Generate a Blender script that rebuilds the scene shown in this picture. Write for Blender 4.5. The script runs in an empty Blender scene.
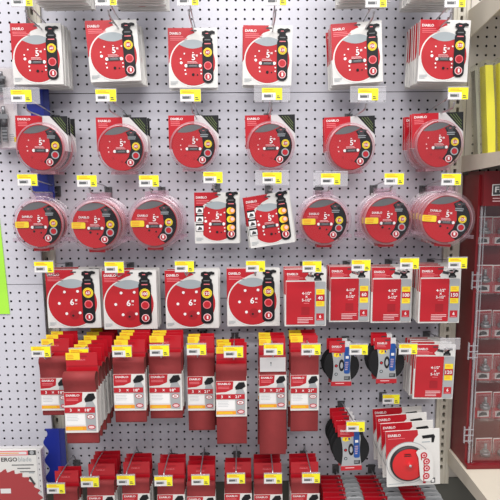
import bpy, math, random
from math import sin, cos, pi, radians as R
from mathutils import Matrix, Vector
random.seed(7)
S = 0.0254                      # everything below is in inches
COL = bpy.context.scene.collection

# ------------------------------------------------------------------ camera
F, PIT, YAW, ROL = 500.0, 0.132, 0.014, -0.008
CX, CD, CZ = 23.18, 59.09, 52.0
_f = Vector((sin(YAW)*cos(PIT), cos(YAW)*cos(PIT), -sin(PIT)))
_r = Vector((cos(YAW), -sin(YAW), 0))
_u = Vector((sin(YAW)*sin(PIT), cos(YAW)*sin(PIT), cos(PIT)))
RT = cos(ROL)*_r + sin(ROL)*_u
UP = -sin(ROL)*_r + cos(ROL)*_u
def at(px, py, Y):
    d = RT*((px-250)/F) - UP*((py-250)/F) + _f
    t = (Y+CD)/d.y
    return Vector((CX+d.x*t, Y, CZ+d.z*t))
cam = bpy.data.cameras.new('camera'); cam.sensor_width = 36; cam.lens = 36*F/500
cam.clip_start = 0.02; cam.clip_end = 100
co = bpy.data.objects.new('camera', cam); COL.objects.link(co)
m = Matrix((( RT.x, UP.x, -_f.x), (RT.y, UP.y, -_f.y), (RT.z, UP.z, -_f.z))).to_4x4()
m.translation = Vector((CX, -CD, CZ))*S
co.matrix_world = m
bpy.context.scene.camera = co

# --------------------------------------------------------------- materials
MATS = {}
def mat(name, col, rough=0.5, metal=0.0, spec=0.5, coat=0.0, bump=0.0, bscale=300, vary=0.0, vscale=60):
    m = bpy.data.materials.new(name); m.use_nodes = True
    nt = m.node_tree; b = nt.nodes['Principled BSDF']
    b.inputs['Base Color'].default_value = (*col, 1); b.inputs['Roughness'].default_value = rough
    b.inputs['Metallic'].default_value = metal; b.inputs['Specular IOR Level'].default_value = spec
    b.inputs['Coat Weight'].default_value = coat; b.inputs['Coat Roughness'].default_value = 0.12
    if bump or vary:
        tc = nt.nodes.new('ShaderNodeTexCoord')
        n = nt.nodes.new('ShaderNodeTexNoise'); n.inputs['Scale'].default_value = bscale if bump else vscale
        n.inputs['Detail'].default_value = 3
        nt.links.new(tc.outputs['Object'], n.inputs['Vector'])
    if bump:
        bp = nt.nodes.new('ShaderNodeBump'); bp.inputs['Strength'].default_value = bump; bp.inputs['Distance'].default_value = 0.001
        nt.links.new(n.outputs['Fac'], bp.inputs['Height']); nt.links.new(bp.outputs['Normal'], b.inputs['Normal'])
    if vary:
        if bump:
            n = nt.nodes.new('ShaderNodeTexNoise'); n.inputs['Scale'].default_value = vscale
            nt.links.new(tc.outputs['Object'], n.inputs['Vector'])
        mx = nt.nodes.new('ShaderNodeMix'); mx.data_type = 'RGBA'
        mx.inputs[6].default_value = (*[max(0, c*(1-vary)) for c in col], 1)
        mx.inputs[7].default_value = (*[min(1, c*(1+vary)) for c in col], 1)
        nt.links.new(n.outputs['Fac'], mx.inputs[0]); nt.links.new(mx.outputs[2], b.inputs['Base Color'])
    MATS[name] = m
def clear(name, tint, rough, base=0.04, edge=0.5, milk=0.0, milkcol=(.8,.78,.8)):
    m = bpy.data.materials.new(name); m.use_nodes = True; nt = m.node_tree; nt.nodes.clear()
    o = nt.nodes.new('ShaderNodeOutputMaterial'); t = nt.nodes.new('ShaderNodeBsdfTransparent'); g = nt.nodes.new('ShaderNodeBsdfGlossy')
    t.inputs[0].default_value = (*tint, 1); g.inputs['Roughness'].default_value = rough; g.inputs[0].default_value = (1, 1, 1, 1)
    lw = nt.nodes.new('ShaderNodeLayerWeight'); lw.inputs[0].default_value = 0.25
    mr = nt.nodes.new('ShaderNodeMapRange'); mr.inputs['To Min'].default_value = base; mr.inputs['To Max'].default_value = edge
    mx = nt.nodes.new('ShaderNodeMixShader')
    nt.links.new(lw.outputs['Facing'], mr.inputs['Value']); nt.links.new(mr.outputs[0], mx.inputs[0])
    nt.links.new(t.outputs[0], mx.inputs[1]); nt.links.new(g.outputs[0], mx.inputs[2])
    last = mx
    if milk:
        d = nt.nodes.new('ShaderNodeBsdfDiffuse'); d.inputs[0].default_value = (*milkcol, 1)
        m2 = nt.nodes.new('ShaderNodeMixShader'); m2.inputs[0].default_value = milk
        nt.links.new(mx.outputs[0], m2.inputs[1]); nt.links.new(d.outputs[0], m2.inputs[2]); last = m2
    nt.links.new(last.outputs[0], o.inputs[0]); MATS[name] = m

mat('board', (.60,.59,.645), .55, bump=.05, bscale=120, vary=.03, vscale=3)
mat('board_beige', (.56,.52,.47), .6, vary=.03, vscale=3)
mat('hole', (.012,.010,.012), .9)  # near-black colour puts the shade inside holes and slots into the surface
mat('post', (.60,.56,.47), .4, metal=.1, vary=.04, vscale=8)
mat('shelf', (.62,.56,.46), .45, vary=.04, vscale=6)
mat('kick', (.10,.10,.085), .6)
mat('floor', (.32,.30,.28), .5, vary=.1, vscale=2)
mat('red', (.47,.008,.018), .32, coat=.25)
mat('red_disc', (.46,.008,.016), .55, vary=.05, vscale=30)
mat('red_dull', (.34,.008,.016), .4)
mat('red_case', (.17,.004,.008), .4, vary=.06, vscale=8)
mat('pink', (.78,.18,.20), .4)
mat('palepink', (.85,.55,.56), .4)
mat('white', (.72,.70,.67), .35, coat=.2)
mat('paper', (.74,.72,.71), .5)
mat('text', (.85,.83,.82), .4)
mat('black', (.010,.010,.012), .45, spec=.3)
mat('darkgrey', (.045,.045,.05), .5)
mat('midgrey', (.14,.145,.15), .5)
mat('grey', (.36,.40,.42), .4)
mat('silver', (.40,.41,.42), .35, metal=.15)
mat('yellow', (.88,.68,.03), .4)
mat('labelyellow', (.92,.84,.02), .4)
mat('orange', (.85,.33,.02), .4)
mat('green', (.16,.22,.06), .5)
mat('lime', (.40,.82,.06), .5)
mat('blue', (.010,.025,.30), .3, coat=.3)
mat('navy', (.010,.02,.20), .3, coat=.3)
mat('bluetag', (.012,.075,.30), .35)
mat('belt', (.27,.028,.030), .75, bump=.35, bscale=900, vary=.12, vscale=40)
mat('beltback', (.15,.03,.025), .8)
mat('wire', (.55,.55,.57), .28, metal=.9)
mat('plate', (.15,.15,.155), .35, metal=.5)
mat('pad', (.013,.013,.014), .85, spec=.25, bump=.5, bscale=700)
mat('padrim', (.02,.02,.022), .5)
mat('padred', (.62,.010,.014), .22, coat=.5)
mat('blade', (.38,.045,.05), .4)
mat('bagyellow', (.95,.86,.01), .45, vary=.05, vscale=8)
mat('plasticgrey', (.30,.29,.22), .3, coat=.3)
mat('steel', (.32,.33,.34), .35, metal=.7)
mat('vinyl', (.62,.60,.60), .3, coat=.3)
clear('clear', (.97,.955,.96), .10, .02, .40)
clear('shell', (.95,.90,.93), .22, .04, .5, .08, (.7,.5,.55))
clear('rim', (.93,.84,.86), .28, .06, .45, .28, (.70,.40,.45))
clear('holder', (.95,.95,.96), .12, .06, .5, .22, (.8,.78,.8))
clear('acrylic', (.97,.96,.96), .05, .02, .35, .0)
clear('case_blister', (.97,.96,.96), .12, .03, .4, .05, (.6,.55,.55))
clear('wrap', (.96,.96,.92), .18, .04, .4, .06, (.6,.6,.5))
clear('tray', (.92,.92,.94), .15, .06, .5, .30, (.66,.66,.69))

# ------------------------------------------------------------ mesh builder
_txt = {}
def text_geo(s, bold):
    k = (s, bold)
    if k not in _txt:
        c = bpy.data.curves.new('t', 'FONT'); c.body = s; c.resolution_u = 2; c.size = 1
        c.offset = .022 if bold else 0.0
        o = bpy.data.objects.new('t', c); COL.objects.link(o)
        dg = bpy.context.evaluated_depsgraph_get(); dg.update()
        me = bpy.data.meshes.new_from_object(o.evaluated_get(dg))
        v = [(a.co.x, a.co.y) for a in me.vertices]; f = [tuple(p.vertices) for p in me.polygons]
        bpy.data.objects.remove(o); bpy.data.curves.remove(c); bpy.data.meshes.remove(me)
        xs = [a[0] for a in v]; ys = [a[1] for a in v]
        _txt[k] = (v, f, min(xs), max(xs), min(ys), max(ys))
    return _txt[k]
LV = 0.012
class MB:
    def __init__(s, y0=0): s.v=[]; s.f=[]; s.m=[]; s.sm=[]; s.mats=[]; s.y0=y0
    def mi(s, m):
        if m not in s.mats: s.mats.append(m)
        return s.mats.index(m)
    def face(s, pts, m, smooth=False):
        b=len(s.v); s.v+= [tuple(p) for p in pts]; s.f.append(tuple(range(b,b+len(pts)))); s.m.append(s.mi(m)); s.sm.append(smooth)
    def poly(s, m, pts, lv=1):
        y = s.y0-lv*LV
        a = sum(pts[i][0]*pts[(i+1)%len(pts)][1]-pts[(i+1)%len(pts)][0]*pts[i][1] for i in range(len(pts)))
        if a < 0: pts = pts[::-1]
        s.face([(x,y,z) for x,z in pts], m)        # counter-clockwise seen from -y
    def rect(s, m, x0, z0, x1, z1, lv=1): s.poly(m, [(x0,z0),(x1,z0),(x1,z1),(x0,z1)], lv)
    def disc(s, m, x, z, r, lv=1, n=28, rz=None):
        rz = rz or r
        s.poly(m, [(x+r*cos(2*pi*i/n), z+rz*sin(2*pi*i/n)) for i in range(n)], lv)
    def rrect(s, m, x0, z0, x1, z1, r, lv=1):
        p=[]
        for cx,cz,a0 in ((x1-r,z1-r,0),(x0+r,z1-r,90),(x0+r,z0+r,180),(x1-r,z0+r,270)):
            p += [(cx+r*cos(R(a0+k*15)), cz+r*sin(R(a0+k*15))) for k in range(7)]
        s.poly(m, p, lv)
    def bars(s, m, x, z, w, n, dz=.16, h=.06, lv=2, seed=0):
        rr = random.Random(seed)
        for i in range(n): s.rect(m, x, z-i*dz-h, x+w*rr.uniform(.7,1), z-i*dz, lv)
    def text(s, t, x, z, h, m='text', lv=3, align='c', bold=True, w=None):
        v,f,a,b,c,d = text_geo(t, bold)
        k = h/(d-c); kx = k if w is None else w/(b-a)
        ox = x - (kx*(a+b)/2 if align=='c' else kx*a); oz = z-k*(c+d)/2
        y = s.y0-lv*LV; base=len(s.v)
        s.v += [(ox+kx*p[0], y, oz+k*p[1]) for p in v]
        for q in f: s.f.append(tuple(base+i for i in q)); s.m.append(s.mi(m)); s.sm.append(False)
    def box(s, m, x0,y0,z0,x1,y1,z1):
        b=len(s.v); s.v += [(x,y,z) for x in (x0,x1) for y in (y0,y1) for z in (z0,z1)]
        for q in ((0,1,3,2),(4,6,7,5),(0,4,5,1),(2,3,7,6),(0,2,6,4),(1,5,7,3)):
            s.f.append(tuple(b+i for i in q)); s.m.append(s.mi(m)); s.sm.append(False)
    def prism(s, m, pts, y0, y1, side=None):
        n=len(pts); b=len(s.v)
        a = sum(pts[i][0]*pts[(i+1)%n][1]-pts[(i+1)%n][0]*pts[i][1] for i in range(n))
        if a < 0: pts = pts[::-1]
        s.v += [(x,y0,z) for x,z in pts]+[(x,y1,z) for x,z in pts]
        s.f.append(tuple(range(b,b+n))); s.m.append(s.mi(m)); s.sm.append(False)
        s.f.append(tuple(range(b+2*n-1,b+n-1,-1))); s.m.append(s.mi(m)); s.sm.append(False)
        for i in range(n):
            j=(i+1)%n; s.f.append((b+i,b+n+i,b+n+j,b+j)); s.m.append(s.mi(side or m)); s.sm.append(False)
    def lathe(s, m, prof, cx=0, cz=0, n=40, smooth=True):
        """profile of (radius, y) turned about the y axis"""
        b=len(s.v); k=len(prof)
        for i in range(n):
            a=2*pi*i/n; s.v += [(cx+r*cos(a), y, cz+r*sin(a)) for r,y in prof]
        for i in range(n):
            j=(i+1)%n
            for q in range(k-1):
                s.f.append((b+i*k+q, b+i*k+q+1, b+j*k+q+1, b+j*k+q)); s.m.append(s.mi(m)); s.sm.append(smooth)
    def tube(s, m, path, r, n=8):
        b=len(s.v); P=[Vector(p) for p in path]; k=len(P)
        for i,p in enumerate(P):
            t=(P[min(i+1,k-1)]-P[max(i-1,0)]).normalized()
            a=t.cross(Vector((1,0,0))); 
            if a.length<.1: a=t.cross(Vector((0,0,1)))
            a.normalize(); c=t.cross(a)
            s.v += [tuple(p+r*(a*cos(2*pi*q/n)+c*sin(2*pi*q/n))) for q in range(n)]
        for i in range(k-1):
            for q in range(n):
                s.f.append((b+i*n+q,b+i*n+(q+1)%n,b+(i+1)*n+(q+1)%n,b+(i+1)*n+q)); s.m.append(s.mi(m)); s.sm.append(True)
        for e,o in ((0,1),(k-1,-1)):
            s.f.append(tuple(b+e*n+q for q in (range(n-1,-1,-1) if o==1 else range(n)))); s.m.append(s.mi(m)); s.sm.append(False)
    def ball(s, m, c, r, n=10):
        b=len(s.v); rings=6
        for i in range(rings+1):
            t=pi*i/rings; s.v += [(c[0]+r*sin(t)*cos(2*pi*q/n), c[1]+r*sin(t)*sin(2*pi*q/n), c[2]+r*cos(t)) for q in range(n)]
        for i in range(rings):
            for q in range(n):
                s.f.append((b+i*n+q,b+(i+1)*n+q,b+(i+1)*n+(q+1)%n,b+i*n+(q+1)%n)); s.m.append(s.mi(m)); s.sm.append(True)
    def mesh(s, name):
        me=bpy.data.meshes.new(name)
        me.from_pydata([(x*S,y*S,z*S) for x,y,z in s.v], [], s.f)
        for k in s.mats: me.materials.append(MATS[k])
        me.polygons.foreach_set('material_index', s.m); me.polygons.foreach_set('use_smooth', s.sm)
        me.update(); return me

def props(o, label=None, cat=None, group=None, kind=None):
    if label: o['label']=label
    if cat: o['category']=cat
    if group: o['group']=group
    if kind: o['kind']=kind
def link(name, me, parent=None, label=None):
    o=bpy.data.objects.new(name, me); COL.objects.link(o)
    if parent: o.parent=parent
    if label: o['label']=label
    return o
def empty(name, loc, rot=(0,0,0)):
    o=bpy.data.objects.new(name, None); o.empty_display_size=.02; COL.objects.link(o)
    o.location=Vector(loc)*S; o.rotation_euler=rot; return o
def build(name, tree, loc, rot, label, cat, group=None):
    """tree: list of (part name, mesh, part label, [sub-parts])"""
    o=empty(name, loc, rot); props(o,label,cat,group)
    for p in tree:
        q=link(p[0], p[1], o, p[2] if len(p)>2 else None)
        for sp in (p[3] if len(p)>3 else []): link(sp[0], sp[1], q, sp[2] if len(sp)>2 else None)
    return o
def copy_thing(o, loc, rot, label):
    c=o.copy(); COL.objects.link(c); c.location=Vector(loc)*S; c.rotation_euler=rot; c['label']=label
    for p in list(o.children):
        q=p.copy(); COL.objects.link(q); q.parent=c
        for sp in list(p.children):
            w=sp.copy(); COL.objects.link(w); w.parent=q
    return c
def struct(name, mb, loc=(0,0,0)):
    o=link(name, mb.mesh(name)); o.location=Vector(loc)*S; props(o,kind='structure'); return o

# ------------------------------------------------------------ the setting
def holed(mb, m, xs, zs, x0, x1, z0, z1, y, depth=.22, r=.138, skip=()):
    """a panel with real round peg holes at every (x, z)"""
    n=8
    xe=[x0]+[(xs[i]+xs[i+1])/2 for i in range(len(xs)-1)]+[x1]
    ze=[z0]+[(zs[i]+zs[i+1])/2 for i in range(len(zs)-1)]+[z1]
    for i,x in enumerate(xs):
        for j,z in enumerate(zs):
            a0,a1,b0,b1=xe[i],xe[i+1],ze[j],ze[j+1]
            if (i,j) in skip: mb.face([(a0,y,b0),(a1,y,b0),(a1,y,b1),(a0,y,b1)], m); continue
            c=[(x+r*cos(2*pi*(k+.5)/n), z+r*sin(2*pi*(k+.5)/n)) for k in range(n)]   # k=0 at 22.5 deg
            sq=[(a1,z+(b1-z)*.41),(x+(a1-x)*.41,b1),(x-(x-a0)*.41,b1),(a0,z+(b1-z)*.41),(a0,z-(z-b0)*.41),(x-(x-a0)*.41,b0),(x+(a1-x)*.41,b0),(a1,z-(z-b0)*.41)]
            b=len(mb.v)
            mb.v += [(p,y,q) for p,q in c]+[(p,y,q) for p,q in sq]+[(p,y+depth,q) for p,q in c]
            for k in range(n):
                l=(k+1)%n
                mb.f.append((b+k,b+n+k,b+n+l,b+l)); mb.m.append(mb.mi(m)); mb.sm.append(False)
                mb.f.append((b+l,b+2*n+l,b+2*n+k,b+k)); mb.m.append(mb.mi('hole')); mb.sm.append(False)
            for (k,l,cn) in ((0,1,(a1,b1)),(2,3,(a0,b1)),(4,5,(a0,b0)),(6,7,(a1,b0))):
                w=len(mb.v); mb.v.append((cn[0],y,cn[1]))
                mb.f.append((b+n+k,w,b+n+l)); mb.m.append(mb.mi(m)); mb.sm.append(False)
def frange(a,b):
    r=[]; 
    while a<=b+1e-6: r.append(a); a+=1
    return r
ZT=74.0; ZB=at(260,481,0).z
xs=frange(1.628-0,46.7)
b=MB()
top=[z for z in (71.333+2-k for k in range(60)) if z>62.9][::-1]
mid=[z for z in (61.333-k for k in range(22))][::-1]
low=[z for z in (37.333-k for k in range(40)) if z>ZB+.4][::-1]
holed(b,'board',xs,top,.6,47.3,62.36,ZT,0)
holed(b,'board',xs,mid,.6,47.3,38.36,62.28,0)
holed(b,'board',xs,low,.6,47.3,ZB,38.28,0)
b.box('hole',.6,.22,ZB,47.3,.3,ZT)  # black sheet closing the holes, their shade painted in
struct('wall_back', b)
# left section, a little nearer
YL=-1.5
e=at(42,250,YL); h0=at(36.4,292.6,YL)
xl=[h0.x-k for k in range(12)][::-1]; XL=h0.x+.85
b=MB()
zl=[h0.z-k for k in range(24)][::-1]
holed(b,'board',xl,zl,xl[0]-.5,XL,h0.z-24.5,h0.z+.96,YL)
zl=[h0.z+2+k for k in range(36)]
holed(b,'board',xl,zl,xl[0]-.5,XL,h0.z+1.02,h0.z+37.9,YL)
b.box('hole',xl[0]-.5,YL+.22,h0.z-24.5,XL,YL+.3,h0.z+37.9)
b.box('board',XL-.05,YL,h0.z-24.5,XL,YL+.3,h0.z+37.9)
struct('wall_left', b)
# right section behind the bags
b=MB()
holed(b,'board_beige',frange(50.128,62),frange(46.333,73),49.2,63,45.6,ZT,0.05)
b.box('hole',49.2,.27,45.6,63,.35,ZT)
b.box('board_beige',49.2,.27,ZB-6,63,.35,45.6)
struct('wall_right', b)
def post(name, xc, w, pitch, sh, z0):
    b=MB(); y=-.35; sw=.16
    zs=[]; z=z0
    while z<ZT-.5: zs.append(z); z+=pitch
    x0,x1=xc-w/2,xc+w/2; zb=14
    # face built round real slots, with raised edges
    b.box('post',x0,y,zb,xc-sw,.3,ZT); b.box('post',xc+sw,y,zb,x1,.3,ZT)
    prev=zb
    for z in zs:
        b.box('post',xc-sw,y+.02,prev,xc+sw,.3,z-sh/2); prev=z+sh/2
    b.box('post',xc-sw,y+.02,prev,xc+sw,.3,ZT)
    b.box('hole',xc-sw,.2,zb,xc+sw,.28,ZT)
    for x in (x0, x0+w*.22, x1-w*.22-.05, x1-.05): b.box('post',x,y-.07,zb,x+.05,y+.01,ZT)
    struct(name,b)
post('trim_1', 0, 1.9, 2, .8, at(57.6,421,-.35).z-20)
post('trim_2', 48, 1.9, 1, .6, 16.2)
b=MB(); b.box('kick',-12,.1,0,63,.4,ZB-.05); struct('baseboard_back', b)
b=MB(); b.box('floor',-60,-140,-1,110,10,0); struct('floor', b)

# shelves of the neighbouring bay (side bracket tapers forward)
def shelf(name, ztop, h0_, h1_, depth, label, mats='shelf'):
    x0=48.75; o=empty(name,(x0,0,ztop)); props(o,label,'shelf')
    b=MB(); b.box(mats,0.15,-depth,-.5,14,-.05,0); b.box(mats,.15,-depth-.08,-1.3,14,-depth,0.02)
    link('deck', b.mesh('deck'), o)
    b=MB(); n=len(b.v)
    pts=[(0,0.02),(-depth,0.02),(-depth,-h1_),(0,-h0_)]
    b.v=[(0,y,z) for y,z in pts]+[(.14,y,z) for y,z in pts]
    for q in ((0,3,2,1),(4,5,6,7),(0,1,5,4),(1,2,6,5),(2,3,7,6),(3,0,4,7)): b.f.append(q); b.m.append(b.mi(mats)); b.sm.append(False)
    link('end_bracket', b.mesh('end_bracket'), o)
    return o
z_mid=at(458,156,-.9).z; z_bot=at(450,452,-1).z
z_ua=at(470,40,-.5).z; z_ub=at(500,13,-6.7).z; z_up=z_ua+3.2
shelf('display_shelf', z_mid, 1.9, 1.1, 13, 'beige metal shelf holding the yellow bags above the red display case')
shelf('display_shelf', z_bot, 2.0, 1.1, 16, 'beige bottom shelf the red display case stands on')
shelf('display_shelf', z_up, 3.2, max(.9,3.2-(z_ub-z_ua)/6.2*16), 16, 'beige top shelf over the yellow bags')

# ------------------------------------------------------------ print pieces
def sander(b, x, z, k=1.0, lv=4, flip=1, body='black'):
    p=[(-.52,0),(-.52,.28),(-.36,.42),(-.36,.58),(-.58,.68),(-.55,1.0),(-.2,1.12),(.2,1.05),(.5,1.12),(.80,1.0),(.78,.80),(.45,.78),(.30,.58),(.36,.42),(.52,.28),(.52,0)]
    b.poly(body, [(x+flip*k*a, z+k*c) for a,c in p], lv)
    b.rect('midgrey', x-.3*k, z+.12*k, x+.3*k, z+.22*k, lv+1)
    b.rect('pink', x-.2*k, z+.78*k, x+.1*k, z+.86*k, lv+1)
def crescent(b, m, cx, cz, r, a0, a1, dip, lv):
    n=14; o=[(cx+r*cos(R(a0+(a1-a0)*i/n)), cz+r*sin(R(a0+(a1-a0)*i/n))) for i in range(n+1)]
    (xa,za),(xb,zb)=o[0],o[-1]
    inner=[(xb+(xa-xb)*i/n, zb+(za-zb)*i/n-dip*sin(pi*i/n)) for i in range(1,n)]
    b.poly(m, o+inner, lv)
def arc(cx,cz,r,a0,a1,n=12): return [(cx+r*cos(R(a0+(a1-a0)*i/n)), cz+r*sin(R(a0+(a1-a0)*i/n))) for i in range(n+1)]
_bad={}
def badge(grit, r, y0=0, outer='yellow', inner='orange', fg='red'):
    k=(grit,r,y0,outer)
    if k not in _bad:
        b=MB(y0); b.disc(outer,0,0,r,1,24); b.disc('black',0,0,r*.84,2,24); b.disc('yellow' if outer=='yellow' else 'pink',0,0,r*.80,3,24)
        b.disc('red' if outer=='yellow' else 'red_dull',0,0,r*.58,4,24)
        if grit: b.text(grit,0,0,r*.62,'text',5)
        _bad[k]=b.mesh('badge')
    return _bad[k]
def centre_print(b, cx, cz, num, k=1.0, lv=6):
    b.text(num, cx+.05, cz+.55*k, .62*k, 'text', lv); b.text('"', cx+.42*k, cz+.72*k, .2*k, 'text', lv)
    b.rect('text', cx-.06*k, cz+.98*k, cx+.1*k, cz+1.06*k, lv)
    b.bars('palepink', cx-.6*k, cz+.12*k, 1.25*k, 3, .13*k, .05*k, lv, 3)
    b.rrect('darkgrey', cx-.62*k, cz-.48*k, cx+.62*k, cz-.14*k, .06, lv); b.rect('midgrey', cx-.4*k, cz-.40*k, cx+.4*k, cz-.22*k, lv+1)
    b.disc('text', cx-.74*k, cz-.31*k, .17*k, lv, 14); b.disc('text', cx+.74*k, cz-.31*k, .17*k, lv, 14)

T=.26
# 5 inch flat pack -------------------------------------------------
def flat_pack(num, W, H, r, cx, cz, photos=False, k=1.0):
    w,h=W/2,H/2
    b=MB(); b.box('white',-w,0,-h,w,T,h)
    ban=[(-w,h),(.12,h),(.02,h-.28),(.25,h-.5),(-.5,h-.78)]+arc(cx,cz,r+.13,112,178,10)+[(-w,cz-.1)]
    b.poly('red', ban, 1)
    b.text('DIABLO', -w+.2, h-.55, .26*k, 'text', 2, 'l'); b.bars('pink', -w+.22, h-.85, 1.9, 3, .17, .07, 2, 1)
    b.disc('white', cx, cz, r+.13, 2, 48)
    b.bars('grey', -w+.15, -h+.65, .8, 3, .14, .05, 3, 2)
    b.rrect('darkgrey', -.2, h-.34, .45, h-.2, .06, 3)
    card=b.mesh('card')
    d=MB(-.03)
    if photos:
        pts=arc(cx,cz,r,60,120,10)+[(cx-r*.72,cz+r*.55),(cx-r*.72,cz-r*.5)]+arc(cx,cz,r,225,315,10)+[(cx+r*.72,cz-r*.5),(cx+r*.72,cz+r*.55)]
        d.poly('red_disc', pts, 1)
    else: d.lathe('red_disc', [(0,-.03-LV),(r-.03,-.03-LV),(r,-.02),(r,0)], cx, cz, 48, False)
    crescent(d,'grey',cx,cz,r,52,128,.42*k,2)
    if num=='5':
        centre_print(d,cx,cz-.0,num,1)
        for x,z,q in ((-1.25,.0,.15),(-.9,.93,.08),(-1.3,.4,.08),(-.85,-.75,.09),(-.8,-1.15,.09),(.85,.95,.08),(.85,-.75,.08),(.85,-1.12,.08)):
            d.disc('text',cx+x,cz+z,q,3,12)
        d.disc('hole',cx+.0,cz-1.22,.15,4,12); d.disc('hole',cx+.45,cz-1.25,.08,4,12)
    else:
        d.text(num,cx-.05,cz+.12,.72,'text',5); d.text('"',cx+.42,cz+.32,.24,'text',5); d.rect('text',cx+.3,cz-.12,cx+.52,cz-.06,5)
        for x,z in ((-.85,1.28),(.62,1.34),(-1.5,-.03),(-.72,-1.22),(.78,-1.14)): d.disc('text',cx+x,cz+z,.16,3,14)
        d.disc('red_dull',cx+.15,cz-1.35,.55,2,24); d.disc('hole',cx-.0,cz-1.45,.13,4,12)
    disc=d.mesh('sanding_disc')
    px0,px1=(1.0,2.15) if num=='5' else (1.0,2.4)
    pz0,pz1=cz-2.1*k, cz+2.3*k
    p=MB(-.07)
    p.rrect('black',px0,pz0,px1,pz1,.5,1); pc=(px0+px1)/2
    sander(p,pc,pz1-.15,1.0*k,2)
    p.rect('pink',pc-.33,pz1-.42,pc+.33,pz1-.32,2)
    if photos:
        for i in range(3):
            z=cz+1.15-i*.95; p.disc('yellow',pc-.1,z,.38,2,18); p.disc('orange',pc+.1,z,.34,3,18); p.disc('palepink',pc+.15,z+.04,.2,4,14)
    else:
        p.disc('pink',pc,cz-.3*k if num=='5' else cz-.15,.42*k,2,20); p.disc('red',pc,cz-.3*k if num=='5' else cz-.15,.34*k,3,10)
    zt=cz-1.45*k
    p.disc('palepink',pc,zt,.40*k,2,20); p.disc('red',pc,zt,.32*k,3,20); p.rect('text',pc-.06,zt-.18,pc+.12,zt+.2,4)
    pill=p.mesh('product_banner')
    tree=[['card',card],['sanding_disc',disc],['product_banner',pill,None,[]]]
    if photos:
        for i in range(3):
            q=MB(-.05); z=cz+1.3-i*1.0; q.rect('black',-w+.12,z-.42,-w+1.02,z+.42,1); q.rect('text',-w+.17,z-.37,-w+.97,z+.22,2)
            q.poly('darkgrey',[(-w+.3,z-.28),(-w+.85,z-.25),(-w+.8,z-.02),(-w+.5,z+.12)],3)
            tree.append(['photo_panel',q.mesh('photo_panel')])
    return tree, (pc, cz+1.05*k)
# round clamshells -------------------------------------------------
def clam(header):
    r=2.45 if header else 2.56
    tree=[]
    if header:
        b=MB(.02); w=2.75
        b.box('vinyl',-w,.02,-.3,w,.07,3.35)
        b.rect('red',-w,-.25,.1,3.35,1); b.text('DIABLO',-w+.25,2.98,.24,'text',2,'l',w=1.35); b.bars('pink',-w+.25,2.7,1.1,3,.18,.07,2,5)
        b.poly('black',[(.85,3.35),(w,3.35),(w,1.3)],1)
        for i in range(3): 
            o=i*.3; b.poly('green',[(1.3+o,3.2),(1.36+o,3.2),(w-.2,1.78+o*1.05),(w-.2,1.70+o*1.05)],2)
        tree.append(['header_card', b.mesh('header_card')])
    d=MB(-.55)
    d.lathe('red_disc',[(0,-.55-LV*.5),(r-.12,-.55-LV*.5),(r-.1,-.5),(r-.1,.0),(0,.0)],0,0,48,False)
    crescent(d,'midgrey',0,0,r-.14,62,140,.25,2)
    # dark side band with the tool picture
    band=arc(0,0,r-.14,-62,60,16)+[(.55,1.7),(.95,.9),(1.05,0),(.75,-.9),(.3,-1.5)]
    d.poly('black',band,1)
    sander(d,1.15,1.05,.75,3,1,'darkgrey'); d.bars('grey',.75,1.25,1.1,2,.2,.08,5,7)
    centre_print(d,-.0,0,'5',.95)
    if header:
        for x,z,q in ((-1.4,.1,.07),(-1.2,.75,.07),(-1.35,-.35,.08),(-.9,-1.0,.1),(.05,-1.35,.12)): d.disc('red_dull' if q>.09 else 'palepink',x,z,q,3,10)
    else:
        d.text('DIABLO',-1.75,.85,.24,'text',3,'l'); d.bars('pink',-1.95,.6,1.3,2,.17,.07,3,5)
        for x,z,q in ((-.55,-.75,.13),(-.8,-.45,.09),(.2,-.9,.1)): d.disc('hole',x,z,q,3,10)
    tree.append(['sanding_disc', d.mesh('sanding_disc'), None, []])
    if not header:
        y=MB(-.62); y.rrect('yellow',-r+.02,-.35,-1.05,.32,.14,1); y.bars('orange',-r+.2,.2,1.0,3,.18,.08,2,9)
        tree.append(['yellow_sticker', y.mesh('yellow_sticker'), 'yellow band sticker'])
    p=MB(-.62); x,z=.85,-1.05
    p.disc('grey',1.55,-.75,.42,1,20); p.disc('red',1.55,-.75,.31,2,10)
    p.disc('palepink',.95,-1.5,.38,1,20); p.disc('red',.95,-1.5,.29,2,20); p.rect('text',.85,-1.62,1.05,-1.3,3)
    tree.append(['side_badges', p.mesh('side_badges')])
    s=MB(); ro=r+.12
    s.lathe('clear',[(0,-.70),(1.2,-.70),(2.0,-.695),(r-.04,-.68)] if header else [(0,-.80),(1.2,-.78),(2.0,-.74),(r-.04,-.67)],0,0,48)
    s.lathe('rim',[(r-.04,-.68),(r-.02,-.66)],0,0,48)
    s.lathe('rim',[(r-.04,-.66),(ro,-.60),(ro+.04,-.48)],0,0,48)
    s.lathe('shell',[(ro+.04,-.48),(ro+.12,0)],0,0,48)
    if header:
        s.lathe('rim',[(ro+.10,0),(ro+.14,.0),(ro+.14,.06)],0,0,48)
        s.box('rim',-1.3,-.2,-ro-.16,1.3,-.05,-ro+.15)
    else:
        s.lathe('shell',[(ro+.12,0),(ro+.42,.0),(ro+.42,.08)],0,0,48)
        s.box('shell',-1.0,-.02,ro+.1,1.0,.04,ro+.75)
        s.box('shell',-ro-.45,-.1,-1.9,-ro+.6,.0,-1.5); s.box('shell',ro-.6,-.1,-1.9,ro+.45,.0,-1.5)
        s.box('red_dull',-.85,-.25,-ro-.25,.85,-.05,-ro+.1)
    tree.append(['blister', s.mesh('blister'), 'clear plastic blister'])
    return tree
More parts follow.
